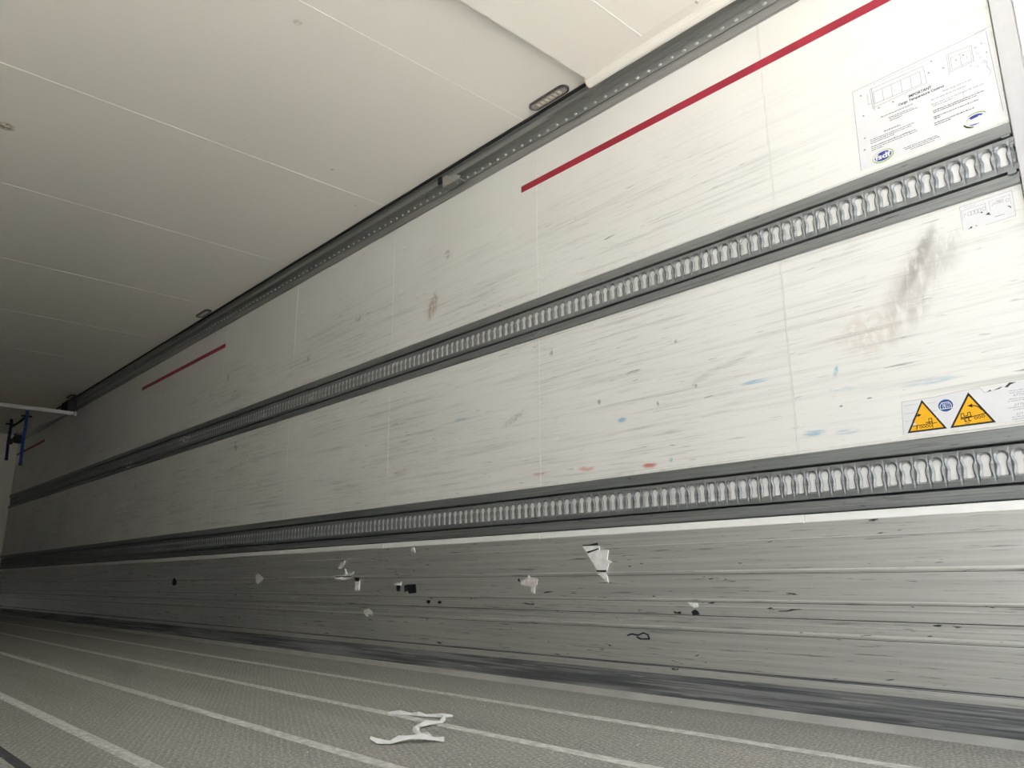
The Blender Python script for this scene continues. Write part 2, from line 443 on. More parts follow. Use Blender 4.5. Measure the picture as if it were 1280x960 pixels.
for zb in RAIL_BOT:
    bxo('edge_bead', M['bead'], wr, W - 0.0025, W + 0.002, Y0 + 0.004, Y1 - 0.004, zb + RAIL_H + 0.0085, zb + RAIL_H + 0.013, bevel=0.001)
    bxo('edge_bead', M['bead'], wr, W - 0.003, W + 0.002, Y0 + 0.004, Y1 - 0.004, zb + RAIL_H + 0.0005, zb + RAIL_H + 0.0045, bevel=0.001)

# ------------------------------------------------------------------ kick plate at the foot of the right wall
kb = empty('baseboard_right', (W, Y0, 0))
tag(kb, 'ribbed scratched aluminium kick plate along the foot of the wall', 'kick plate', kind='structure')
def kbp(o):
    o.matrix_parent_inverse = Matrix.Translation((-W, -Y0, 0)); return o
XK = 1.2255
kbp(bxo('kick_sheet', M['kick'], kb, XK, 1.2615, Y0, Y1 - 0.003, 0.118, 0.590))
def rib(prof, mat='kick', name='rib'):
    bm = bmesh.new(); extrude_y(bm, prof, Y0, Y1 - 0.004); kbp(finish(name, bm, M[mat], kb))
def bump_prof(z, h, d):
    return [(XK + 0.001, z - h), (XK - d * 0.8, z - h * 0.5), (XK - d, z + h * 0.1), (XK - d * 0.7, z + h * 0.6), (XK + 0.001, z + h)]
for z, h, d in ((0.541, 0.004, 0.0012), (0.443, 0.007, 0.0030), (0.349, 0.005, 0.0022), (0.327, 0.004, 0.0012), (0.252, 0.007, 0.0035), (0.277, 0.004, 0.0015)):
    rib(bump_prof(z, h, d))
rib([(XK + 0.001, 0.296), (XK - 0.0045, 0.2955), (XK - 0.0045, 0.2925), (XK + 0.001, 0.286)])          # overlapping lip
rib([(XK - 0.0005, 0.2965), (XK - 0.0030, 0.2965), (XK - 0.0030, 0.2985), (XK - 0.0005, 0.2985)], 'groove', 'joint_shade_line')
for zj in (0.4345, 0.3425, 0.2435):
    rib([(XK + 0.0004, zj), (XK - 0.0004, zj), (XK - 0.0004, zj + 0.0014), (XK + 0.0004, zj + 0.0014)], 'groove', 'joint_shade_line')  # thin dark strips that paint the shadow under the ribs, no joints here
rib([(1.245, 0.0), (1.245, 0.122), (1.2175, 0.122), (1.2155, 0.119), (1.2165, 0.098), (1.2165, 0.020), (1.212, 0.0005)], 'scuff', 'plinth')
rib([(1.2250, 0.1225), (1.2190, 0.1225), (1.2190, 0.1245), (1.2250, 0.1245)], 'groove', 'joint_shade_line')
rib([(1.2158, 0.1185), (1.2140, 0.117), (1.2144, 0.097), (1.2162, 0.096)], 'kick', 'plinth_cap')
rib([(1.2150, 0.0225), (1.2090, 0.020), (1.2040, 0.003), (1.2040, 0.0), (1.2150, 0.0)], 'edge', 'foot_strip')

# white strip between the lower rail and the kick plate
t1 = empty('trim_1', (W, Y0, 0.59))
tag(t1, 'narrow bright white strip under the lower slotted rail', 'trim', kind='structure')
for a, b in zip(edges, edges[1:]):
    o = bxo('strip_length', M['trimwhite'], t1, 1.2205, 1.2615, a + 0.001, b - 0.001, 0.5905, 0.6160, bevel=0.002)
    o.matrix_parent_inverse = Matrix.Translation((-W, -Y0, -0.59))

# ------------------------------------------------------------------ slotted lashing rails
PITCH_S = 0.0412
half_in = [(0, .031), (.006, .0295), (.0105, .0255), (.0127, .0190), (.0116, .0120), (.0090, .0065), (.0080, -.002), (.0085, -.010), (.0095, -.018), (.0106, -.0255), (.0096, -.0305), (0, -.031)]
half_out = [(0, .0365), (.0075, .0360), (.0142, .0320), (.0186, .0210), (.0172, .0115), (.0135, .0050), (.0122, -.002), (.0132, -.011), (.0152, -.019), (.0172, -.027), (.0140, -.0345), (0, -.036)]
half_rect = [(0, .0475), (.0103, .0475), (.0206, .0475), (.0206, .0210), (.0206, .0115), (.0206, .0050), (.0206, -.002), (.0206, -.011), (.0206, -.019), (.0206, -.027), (.0206, -.052), (0, -.052)]
def ring(h): return h + [(-a, b) for a, b in h[-2:0:-1]]
R0, R1, R2 = ring(half_rect), ring(half_out), ring(half_in)
def strip_mesh(n):
    """pressed strip with keyhole slots, local: u along +Y, front face at x = 0, depth +x, centre line z = 0"""
    vs, fs = [], []
    m_ = len(R0)
    for c in range(n):
        y = c * PITCH_S; base = len(vs)
        for rg, d in ((R0, 0.0), (R1, -0.0016), (R1, 0.0004), (R2, 0.0036), (R2, 0.0058)):
            vs += [(d, y + a, b) for a, b in [(p_[0] * (0.985 if (rg is R1 and d > 0.001) else 1), p_[1]) for p_ in rg]]
        for k_ in range(4):
            for i in range(m_):
                j = (i + 1) % m_
                fs.append((base + k_ * m_ + i, base + (k_ + 1) * m_ + i, base + (k_ + 1) * m_ + j, base + k_ * m_ + j))
    ya, yb = -PITCH_S / 2, (n - 0.5) * PITCH_S
    for zz in (0.0475, -0.052):                      # returned edges
        i = len(vs); vs += [(0, ya, zz), (0, yb, zz), (0.028, yb, zz), (0.028, ya, zz)]; fs.append((i, i + 1, i + 2, i + 3))
    i = len(vs); vs += [(0, ya, -.052), (0, ya, .0475), (0.028, ya, .0475), (0.028, ya, -.052)]; fs.append((i, i + 1, i + 2, i + 3))
    me = bpy.data.meshes.new('slotted_strip'); me.from_pydata(vs, [], fs)
    bm = bmesh.new(); bm.from_mesh(me)
    bmesh.ops.remove_doubles(bm, verts=bm.verts, dist=1e-6)
    bmesh.ops.recalc_face_normals(bm, faces=bm.faces)
    bm.to_mesh(me); bm.free(); me.materials.append(M['rail'])
    return me
NS = 313
SM = strip_mesh(NS)
rail_labels = ('grey slotted lashing rail along the wall just above the white strip and kick plate',
               'grey slotted lashing rail halfway up the wall, below the printed instruction sticker')
for zb, lab in zip(RAIL_BOT, rail_labels):
    r = empty('lashing_rail', (W, Y0, zb))
    tag(r, lab, 'rail', 'slotted lashing rails on the wall')
    inv = Matrix.Translation((-W, -Y0, -zb))
    ye = Y1 - 0.006
    def rp(o): o.matrix_parent_inverse = inv; return o
    rp(bxo('channel', M['groove'], r, 1.2580, 1.2617, Y0 + 0.004, ye, zb + 0.002, zb + RAIL_H - 0.002))
    rp(bxo('backing_strip', M['backing'], r, 1.2330, 1.2578, Y0 + 0.006, ye, zb + 0.058, zb + 0.1325))
    bm = bmesh.new()
    extrude_y(bm, [(1.2575, zb + RAIL_H), (1.2215, zb + RAIL_H), (1.2185, zb + RAIL_H - 0.003), (1.2185, zb + 0.1535), (1.2205, zb + 0.1510), (1.2575, zb + 0.1510)], Y0 + 0.002, ye)
    rp(finish('top_flange', bm, M['rail'], r))
    bm = bmesh.new()
    extrude_y(bm, [(1.2575, zb), (1.2215, zb), (1.2195, zb + 0.002), (1.2195, zb + 0.0165), (1.2210, zb + 0.0185), (1.2575, zb + 0.0185)], Y0 + 0.002, ye)
    rp(finish('bottom_flange', bm, M['rail'], r))
    bm = bmesh.new()
    extrude_y(bm, [(1.2575, zb + 0.0195), (1.2250, zb + 0.0195), (1.2262, zb + 0.0350), (1.2380, zb + 0.0395), (1.2575, zb + 0.0395)], Y0 + 0.002, ye)
    rp(finish('ledge', bm, M['rail'], r))
    o = link('slotted_strip', SM, r); rp(o); o.location = (1.2235, 0.461, zb + 0.0955)
    for zz in (0.0270, 0.1525):
        rp(bxo('end_block', M['rail'], r, 1.2175, 1.256, Y0 + 0.006, Y0 + 0.028, zb + zz - 0.006 + (0.010 if zz < 0.1 else 0), zb + zz + 0.004 + (0.010 if zz < 0.1 else 0), bevel=0.001))

# ------------------------------------------------------------------ ceiling
ce = bxo('ceiling', M['groove'], None, -1.31, 1.31, 0.05, 13.5, H + 0.012, H + 0.10)
tag(ce, 'cream trailer ceiling of wide panels with thin pale cross joints', 'ceiling', kind='structure')
cedges = [0.06] + SEAMS + [Y1 - 0.001]
cc = {}
XE = 1.150
for a, b in zip(cedges, cedges[1:]):
    key = round(b - a, 4)
    if key not in cc:
        bm = bmesh.new(); box(bm, -1.258, XE, 0, b - a - 0.004, H, H + 0.011)
        me = bpy.data.meshes.new('ceiling_panel'); bmesh.ops.recalc_face_normals(bm, faces=bm.faces); bm.to_mesh(me); bm.free(); me.materials.append(M['ceil']); cc[key] = me
    link('ceiling_panel', cc[key], ce, (0, a + 0.002, 0))
bm = bmesh.new()
box(bm, -1.23, XE - 0.004, -0.0013, 0.0013, H - 0.0009, H + 0.002)
me = bpy.data.meshes.new('seam_bead'); bmesh.ops.recalc_face_normals(bm, faces=bm.faces); bm.to_mesh(me); bm.free(); me.materials.append(M['cbead'])
for s in SEAMS[1:]: link('seam_bead', me, ce, (0, s, 0))

# lower panel hung under the ceiling next to the doors
DZ = 2.528
bm = bmesh.new()
YA, YB = 0.10, 1.945      # rear to front edge
XO, XI = 1.122, 1.045     # outer lip and inner fold at the right side
v = [bm.verts.new(q) for q in (
    (-1.23, YA, DZ), (XI, YA, DZ), (XO, YA, DZ + 0.014), (XO, YA, H - 0.001),
    (-1.23, YB, DZ), (XO - 0.012, YB - 0.012, DZ + 0.004), (XO, YB, DZ + 0.014), (XO, YB, H - 0.001),
    (XI, 1.60, DZ), (XO, 1.60, DZ + 0.014), (-1.23, 1.60, DZ), (-1.23, YB, H - 0.001), (-1.23, YA, H - 0.001))]
for q in ((0, 10, 8, 1), (10, 4, 5, 8), (1, 8, 9, 2), (8, 5, 6, 9), (2, 9, 6, 7, 3), (4, 11, 7, 6, 5)): bm.faces.new([v[i] for i in q])
dp = finish('dropped_panel', bm, M['ceil'], ce)
dp['label'] = 'lower cream panel with folded edge nearest the doors'
bxo('seam_bead', M['bead'], dp, -1.22, XI + 0.004, 1.598, 1.603, DZ - 0.0012, DZ + 0.003)
LIP = [(XO + 0.006 + x, H - 0.022 + z) for x, z in arc(0, 0, 0.030, 0.033, 165, 360, 12)] + [(XO + 0.036, H - 0.001), (XO - 0.020, H - 0.001)]
bm = bmesh.new(); extrude_y(bm, LIP, YA, YB + 0.002); finish('side_lip', bm, M['ceil'], dp)
bm = bmesh.new(); extrude_y(bm, [(XO + 0.006 + (x - XO - 0.006) * 0.93, z) for x, z in LIP], YB + 0.002, YB + 0.008); finish('foam_end', bm, M['foam'], dp)
bm = bmesh.new()
bmesh.ops.create_cone(bm, cap_ends=True, segments=14, radius1=0.0045, radius2=0.007, depth=0.006, matrix=Matrix.Translation((1.052, 1.338, DZ - 0.002)))
finish('screw', bm, M['steel'], dp)

# black rubber gasket in the corner between ceiling and overhead rail
t2 = bxo('trim_2', M['black'], None, XE, XE + 0.012, 0.30, Y1 - 0.01, H - 0.010, H + 0.011)
tag(t2, 'thin black rubber gasket between ceiling and overhead rail', 'trim', kind='structure')

# ------------------------------------------------------------------ overhead rail in the corner
orl = empty('overhead_rail', (W, Y0, 2.44))
tag(orl, 'long grey coved rail with a row of studs below the ceiling edge', 'rail')
inv_o = Matrix.Translation((-W, -Y0, -2.44))
def op(o): o.matrix_parent_inverse = inv_o; return o
ye = Y1 - 0.008
bm = bmesh.new()
extrude_y(bm, [(W - 0.0005, 2.441), (W - 0.008, 2.441), (W - 0.010, 2.444), (W - 0.013, 2.476), (W - 0.012, 2.480), (W - 0.0005, 2.480)], Y0, ye)
op(finish('wall_flange', bm, M['toprail'], orl))
bm = bmesh.new()
extrude_y(bm, [(W - 0.0005, 2.481), (W - 0.0145, 2.481), (W - 0.019, 2.492), (W - 0.026, 2.503), (W - 0.030, 2.508), (W - 0.0005, 2.508)], Y0, ye)
op(finish('stud_band', bm, M['toprail'], orl))
bm = bmesh.new()
cv = [(W - 0.031, 2.5085), (W - 0.046, 2.5165), (W - 0.051, 2.522), (W - 0.0515, 2.528), (W - 0.052, 2.538), (W - 0.056, 2.548), (W - 0.064, 2.556), (W - 0.0675, 2.5595), (W - 0.0675, H + 0.008), (W - 0.0005, H + 0.008), (W - 0.0005, 2.5085)]
extrude_y(bm, cv, Y0, ye)
op(finish('cove', bm, M['toprail'], orl))
bm = bmesh.new()
y = Y0 + 0.03
while y < ye - 0.03:
    c = Vector((W - 0.0215, y, 2.492)); n = Vector((-0.75, 0, -0.66))
    t_ = Vector((0, 1, 0)); s_ = n.cross(t_)
    base = [c + t_ * (0.010 * math.cos(q)) + s_ * (0.0062 * math.sin(q)) for q in [i * math.pi / 4 for i in range(8)]]
    top = [c + n * 0.0075 + t_ * (0.005 * math.cos(q)) + s_ * (0.003 * math.sin(q)) for q in [i * math.pi / 4 for i in range(8)]]
    a = [bm.verts.new(q) for q in base]; b = [bm.verts.new(q) for q in top]
    for i in range(8):
        j = (i + 1) % 8; bm.faces.new((a[i], a[j], b[j], b[i]))
    bm.faces.new(b)
    y += 0.0595
o = op(finish('stud_row', bm, M['stud'], orl)); o['kind'] = 'stuff'

# bracket clipped on the overhead rail
br = empty('rail_bracket', (W - 0.03, 2.97, 2.49))
tag(br, 'small bent metal bracket clipped on the overhead rail', 'bracket')
def brp(o): o.matrix_parent_inverse = Matrix.Translation((-(W - 0.03), -2.97, -2.49)); return o
bm = bmesh.new()
pts = [(2.90, 2.498), (2.905, 2.486), (3.045, 2.486), (3.052, 2.545), (3.02, 2.55), (2.985, 2.525), (2.94, 2.520)]
a = [bm.verts.new((W - 0.058, y, z)) for y, z in pts]; b = [bm.verts.new((W - 0.053, y, z)) for y, z in pts]
bm.faces.new(a); bm.faces.new(b)
for i in range(len(pts)):
    j = (i + 1) % len(pts); bm.faces.new((a[i], a[j], b[j], b[i]))
brp(finish('front_plate', bm, M['steel'], br))
brp(bxo('base_plate', M['toprail'], br, W - 0.0585, W - 0.014, 2.905, 3.05, 2.480, 2.4858, bevel=0.001))
brp(bxo('stop_block', M['black'], br, W - 0.066, W - 0.052, 3.053, 3.085, 2.515, 2.556, bevel=0.003))
bm = bmesh.new()
bmesh.ops.create_cone(bm, cap_ends=True, segments=8, radius1=0.006, radius2=0.005, depth=0.005, matrix=Matrix.Translation((W - 0.034, 2.95, 2.478)))
brp(finish('bolt', bm, M['steel'], br))

# ------------------------------------------------------------------ ceiling lamps
lamp_labels = ('oval grey ceiling lamp closest to the doors, beside the foam end of the lower panel',
               'oval grey ceiling lamp half way along the ceiling edge',
               'dark oval ceiling lamp far inside, just before the white crossbar')
def stadium(l, w, n=9):
    r = w / 2; h = l / 2 - r
    return [(x, y + h) for x, y in arc(0, 0, r, r, 0, 180, n)] + [(x, y - h) for x, y in arc(0, 0, r, r, 180, 360, n)]
for yy, lab in zip((2.175, 6.16, 10.12), lamp_labels):
    L = empty('ceiling_lamp', (1.108, yy, H)); tag(L, lab, 'lamp', 'oval ceiling lamps')
    bm = bmesh.new()
    o_ = stadium(0.235, 0.058); i_ = stadium(0.222, 0.046); k_ = stadium(0.215, 0.040)
    r1 = [bm.verts.new((x, y, 0)) for x, y in o_]; r2_ = [bm.verts.new((x * 0.97, y * 0.99, -0.010)) for x, y in o_]; r3 = [bm.verts.new((x, y, -0.011)) for x, y in i_]; r4 = [bm.verts.new((x, y, -0.006)) for x, y in k_]
    for p_, q_ in ((r1, r2_), (r2_, r3), (r3, r4)):
        for i in range(len(p_)):
            j = (i + 1) % len(p_); bm.faces.new((p_[i], p_[j], q_[j], q_[i]))
    finish('bezel', bm, M['lampbezel'], L)
    bm = bmesh.new(); prism(bm, stadium(0.214, 0.039), -0.0085, -0.002)
    ln = finish('lens', bm, M['lens'], L)
    for q in range(6):
        bm = bmesh.new(); box(bm, -0.011, 0.011, -0.075 + q * 0.0265, -0.075 + q * 0.0265 + 0.016, -0.0095, -0.0080)
        finish('led', bm, M['led'], ln)

# ------------------------------------------------------------------ left wall and front bulkhead
wl = bxo('wall_left', M['white'], None, -1.33, -1.262, 0.30, 13.5, -0.1, 2.68)
tag(wl, 'opposite white side wall of the trailer', 'wall', kind='structure')
for z0, z1 in ((0.8105, 1.4865), (1.6775, 2.569)):
    for a, b in zip(edges, edges[1:]):
        o = link('wall_panel', cache[(round(b - a, 4), z0)], wl, (0, a + 0.002, 0)); o.location.x = -(W + 1.2615)
bxo('kick_sheet', M['kick'], wl, -1.2615, -XK, Y0, Y1 - 0.003, 0.0, 0.590)
for zb in RAIL_BOT:
    bxo('rail_band', M['rail'], wl, -1.2615, -1.2215, Y0, Y1 - 0.01, zb, zb + RAIL_H)

wf = bxo('wall_front', M['white'], None, -1.31, 1.31, Y1 + 0.012, 13.55, -0.1, 2.68)
tag(wf, 'white front bulkhead at the dark far end', 'wall', kind='structure')
for i in range(4):
    bxo('bulkhead_panel', M['ceil'], wf, -1.23 + 0.615 * i + 0.002, -1.23 + 0.615 * (i + 1) - 0.002, Y1, Y1 + 0.011, 0.30, 2.569)
bxo('kick_sheet', M['kick'], wf, -1.228, 1.228, Y1 - 0.006, Y1 + 0.011, 0.0, 0.296)

# ------------------------------------------------------------------ rear door frame
t3 = empty('trim_3', (W, 0.25, 0))
tag(t3, 'pale grey rear door frame post at the right edge', 'door frame', kind='structure')
def fp(o): o.matrix_parent_inverse = Matrix.Translation((-W, -0.25, 0)); return o
fp(bxo('post_face', M['frame'], t3, 1.2165, 1.33, 0.412, Y0 - 0.0005, -0.1, 2.66, bevel=0.003))
fp(bxo('seal_strip', M['frame2'], t3, 1.2145, 1.33, 0.372, 0.4108, -0.1, 2.66, bevel=0.004))
fp(bxo('outer_post', M['frame'], t3, 1.2190, 1.34, 0.16, 0.3705, -0.1, 2.66, bevel=0.004))
t4 = bxo('trim_4', M['frame'], None, -1.34, 1.2135, 0.02, 0.09, 2.50, 2.70, bevel=0.004)
tag(t4, 'pale grey header above the rear door opening', 'door frame', kind='structure')

# unseen rear door leaves, added open; the left cuts side light on the wall
for sgn, nm, lab in ((-1, 'added_door_1', 'unseen white insulated door leaf added open on the left to block side light'), (1, 'added_door_2', 'unseen white insulated door leaf added open on the right')):
    xa, xb = sorted((sgn * 1.245, sgn * 1.325))
    d_ = empty(nm, (sgn * 1.285, -0.55, -0.05)); tag(d_, lab, 'door', kind='structure')
    def ddp(o, sgn=sgn): o.matrix_parent_inverse = Matrix.Translation((-sgn * 1.285, 0.55, 0.05)); return o
    ddp(bxo('leaf', M['white'], d_, xa, xb, -1.16, 0.015, -0.05, 2.62, bevel=0.006))
    xs = sgn * 1.3255; xt = sgn * 1.352
    for yy in (-0.35, -0.85):
        ddp(bxo('locking_bar', M['steel'], d_, min(xs, xt), max(xs, xt), yy - 0.014, yy + 0.014, -0.02, 2.58, bevel=0.008))
    for zz in (0.2, 0.95, 1.7, 2.4):
        ddp(bxo('hinge', M['frame'], d_, min(xs, xt), max(xs, xt), -0.05, 0.05, zz - 0.03, zz + 0.03, bevel=0.004))

# ------------------------------------------------------------------ red load-line tape
for a, b, lab in ((Y0 + 0.003, 2.49, 'long red load-line tape on the wall nearest the doors'),
                  (5.955, 7.925, 'short red load-line tape half way down the wall'),
                  (11.74, 13.37, 'dark red load-line tape near the far bulkhead')):
    o = bxo('load_line_tape', M['red'], None, W - 0.0019, W - 0.00005, a, b, 2.254, 2.287)
    tag(o, lab, 'tape', 'red load-line tapes')

# ------------------------------------------------------------------ raised divider far inside
rd = empty('raised_divider', (0, 10.0, 2.33))
tag(rd, 'white divider panel folded up under the ceiling behind a pale crossbar', 'divider')
def dvp(o): o.matrix_parent_inverse = Matrix.Translation((0, -10.0, -2.33)); return o
bm = bmesh.new()
x0, x1 = -1.08, 1.08
q = [(10.035, 2.335), (12.6, 2.47), (12.6, 2.53), (10.035, 2.365)]
a = [bm.verts.new((x0, y, z)) for y, z in q]; b = [bm.verts.new((x1, y, z)) for y, z in q]
bm.faces.new(a); bm.faces.new(b)
for i in range(4):
    j = (i + 1) % 4; bm.faces.new((a[i], a[j], b[j], b[i]))
dvp(finish('panel', bm, M['ceil'], rd))
dvp(bxo('crossbar', M['frame'], rd, -1.13, 1.13, 9.985, 10.034, 2.320, 2.366, bevel=0.005))
for s in (-1, 1):
    dvp(bxo('end_cap', M['steel'], rd, min(s * 1.131, s * 1.165), max(s * 1.131, s * 1.165), 9.98, 10.04, 2.316, 2.370, bevel=0.006))
    dvp(bxo('roller_carriage', M['black'], rd, min(s * 1.06, s * 1.16), max(s * 1.06, s * 1.16), 10.02, 10.30, 2.372, 2.508, bevel=0.008))
def ribbon(name, pts, w, t, mat, parent=None, wdir=Vector((1, 0, 0))):
    bm = bmesh.new(); prev = None
    pts = [Vector(p_) for p_ in pts]
    for i, p_ in enumerate(pts):
        tg = (pts[min(i + 1, len(pts) - 1)] - pts[max(i - 1, 0)]).normalized()
        n = tg.cross(wdir).normalized(); ww = wdir * (w[i] if isinstance(w, list) else w) / 2
        c = [bm.verts.new(p_ + ww + n * t / 2), bm.verts.new(p_ - ww + n * t / 2), bm.verts.new(p_ - ww - n * t / 2), bm.verts.new(p_ + ww - n * t / 2)]
        if prev:
            for k_ in range(4):
                l = (k_ + 1) % 4; bm.faces.new((prev[k_], prev[l], c[l], c[k_]))
        else: bm.faces.new(c)
        prev = c
    bm.faces.new(prev)
    return finish(name, bm, mat, parent)
for (x, y, zt, zb_, mat, lab) in ((0.688, 10.12, 2.336, 1.735, 'blue', 'bright blue pull strap hanging from the far divider'),
                                  (0.695, 11.0, 2.374, 1.895, 'darkblue', 'dark blue shorter pull strap hanging deeper behind the bright blue one')):
    S = empty('pull_strap', (x, y, zt)); tag(S, lab, 'strap', 'pull straps of the divider')
    ribbon('webbing', [(0, 0, 0), (0.003, 0, (zb_ - zt) * 0.3), (0.002, 0.01, (zb_ - zt) * 0.6), (0.008, 0, zb_ - zt)], 0.032, 0.004, M[mat], S)
    bxo('toggle', M['black'], S, -0.055, 0.055, -0.012, 0.012, -0.075, -0.058, bevel=0.003)
    bxo('end_loop', M['black'], S, -0.010, 0.026, -0.008, 0.008, zb_ - zt - 0.03, zb_ - zt + 0.005, bevel=0.003)
    if mat == 'darkblue':
        bxo('buckle', M['black'], S, -0.002, 0.045, -0.018, 0.018, -0.31, -0.24, bevel=0.006)
        bxo('latch', M['black'], S, 0.045, 0.165, -0.06, 0.06, -0.285, -0.195, bevel=0.02)
    else:
        ribbon('cross_loop', [(0, 0.01, -0.06), (-0.02, 0.2, -0.10), (-0.045, 0.42, -0.125), (-0.03, 0.65, -0.11), (0.0, 0.86, -0.04)], 0.026, 0.004, M['darkblue'], S)

# ------------------------------------------------------------------ printed stickers
TXT = []
def text(name, body, u, v, width, height, mat, parent, zoff, shear=0.0):
    TXT.append((name, body, u, v, width, height, mat, parent, zoff, shear))
def words(bm, u0, u1, v, h, z0, z1, rnd):
    u = u0
    while u < u1 - 0.0015:
        l = min(rnd.uniform(0.003, 0.010), u1 - u)
        k_ = u
        while k_ < u + l - 0.0006:
            c = rnd.uniform(0.0007, 0.0012)
            hh = h * rnd.choice((0.62, 0.62, 1.0))
            prism(bm, [(k_, v), (k_ + c, v), (k_ + c, v + hh), (k_, v + hh)], z0, z1); k_ += c + 0.00028
        u += l + 0.0014

T = 0.0005; P0, P1 = 0.00052, 0.00068
# --- big instruction sticker
st = empty('instruction_sticker', mat=wall_frame(0.894, 1.703))
tag(st, 'large white printed sticker headed IMPORTANT above the middle rail', 'sticker')
OV = -0.013
bm = bmesh.new(); prism(bm, [(0, 0.0), (0.417, 0.0), (0.417, 0.288), (0.405, 0.297), (0.004, 0.290)], 0.00002, T); finish('film', bm, M['sticker'], st)
bm = bmesh.new(); z0, z1 = P0, P1
stroke(bm, [(0.0008, 0.001), (0.0045, 0.2885), (0.404, 0.2955)], 0.0016, z0, z1)
stroke(bm, [(0.405, 0.29), (0.412, 0.02)], 0.0014, z0, z1)
def sh(l): return [(a, b + OV) for a, b in l]
stroke(bm, sh([(0.061, 0.283), (0.225, 0.281), (0.229, 0.219), (0.061, 0.213)]), 0.0014, z0, z1, True)
stroke(bm, sh([(0.070, 0.268), (0.214, 0.267), (0.214, 0.223), (0.070, 0.225)]), 0.0014, z0, z1, True)
stroke(bm, sh([(0.066, 0.285), (0.066, 0.205)]), 0.0019, z0, z1)
for uu in (0.098, 0.126, 0.156, 0.185): stroke(bm, sh([(uu, 0.267), (uu, 0.224)]), 0.0014, z0, z1)
stroke(bm, sh([(0.05, 0.270), (0.05, 0.232), (0.061, 0.232)]), 0.0011, z0, z1)
stroke(bm, sh([(0.05, 0.296), (0.24, 0.295)]), 0.0008, z0, z1)
stroke(bm, sh([(0.298, 0.283), (0.362, 0.278), (0.362, 0.224), (0.297, 0.222)]), 0.0015, z0, z1, True)
stroke(bm, sh([(0.303, 0.268), (0.358, 0.265), (0.357, 0.228), (0.303, 0.228)]), 0.0012, z0, z1, True)
stroke(bm, sh([(0.329, 0.267), (0.329, 0.228)]), 0.0014, z0, z1)
stroke(bm, sh([(0.293, 0.286), (0.293, 0.212)]), 0.0012, z0, z1)
for c in ((0.08, 0.205), (0.125, 0.205), (0.238, 0.25), (0.25, 0.285), (0.28, 0.245), (0.03, 0.275), (0.03, 0.2), (0.025, 0.12), (0.02, 0.08)):
    prism(bm, ellipse(c[0], c[1] + OV, 0.0035, 0.003, 8), z0, z1)
finish('diagram_print', bm, M['faint'], st)
bm = bmesh.new(); rn = random.Random(3)
for c, rr in (((0.317, 0.252), 0.0028), ((0.337, 0.258), 0.0028), ((0.346, 0.245), 0.0018), ((0.352, 0.214), 0.002)):
    prism(bm, ellipse(c[0], c[1] + OV, rr, rr, 8), z0, z1)
for q in range(12):
    c = (rn.uniform(0.368, 0.398), rn.uniform(0.20, 0.275) + OV); prism(bm, ellipse(c[0], c[1], rn.uniform(0.001, 0.003), rn.uniform(0.001, 0.002), 6, rn.uniform(0, 3)), z0, z1)
stroke(bm, sh([(0.380, 0.205), (0.386, 0.214), (0.394, 0.205), (0.392, 0.19), (0.40, 0.17), (0.394, 0.16)]), 0.0012, z0, z1)
stroke(bm, sh([(0.318, 0.133), (0.322, 0.14), (0.321, 0.118)]), 0.001, z0, z1)
finish('worn_marks', bm, M['faint'], st)
bm = bmesh.new(); rn = random.Random(5)
for (u0, u1, vv, h) in ((0.083, 0.180, 0.168, 0.0034), (0.105, 0.180, 0.1555, 0.003), (0.107, 0.195, 0.150, 0.003), (0.107, 0.150, 0.1435, 0.003), (0.087, 0.138, 0.115, 0.004),
                        (0.041, 0.180, 0.104, 0.003), (0.041, 0.168, 0.098, 0.003), (0.041, 0.114, 0.0915, 0.003), (0.041, 0.179, 0.079, 0.004), (0.041, 0.185, 0.0725, 0.003), (0.041, 0.080, 0.066, 0.003),
                        (0.233, 0.374, 0.116, 0.004), (0.234, 0.357, 0.110, 0.004), (0.233, 0.358, 0.095, 0.004), (0.233, 0.250, 0.089, 0.004), (0.232, 0.345, 0.0745, 0.004), (0.232, 0.280, 0.068, 0.004),
                        (0.135, 0.235, 0.032, 0.003), (0.140, 0.240, 0.0265, 0.003), (0.156, 0.225, 0.0205, 0.003)):
    words(bm, u0, u1, vv + OV, h, z0, z1, rn)
finish('small_print', bm, M['ink'], st)
text('heading', 'IMPORTANT', 0.172, 0.1955 + OV, 0.068, 0.0088, 'ink', st, P0)
text('heading', 'Cargo Temperature Control', 0.139, 0.1825 + OV, 0.134, 0.0080, 'ink', st, P0)
text('lettering', 'When cargo unit is in use:', 0.267, 0.1675 + OV, 0.081, 0.0050, 'ink', st, P0)
text('lettering', 'Do not load above the red line', 0.233, 0.1540 + OV, 0.097, 0.0050, 'ink', st, P0)
text('lettering', 'Ensure there is an air gap between the cargo and', 0.233, 0.1385 + OV, 0.142, 0.0048, 'ink', st, P0)
text('lettering', 'wall and side doors', 0.235, 0.1315 + OV, 0.060, 0.0048, 'ink', st, P0)
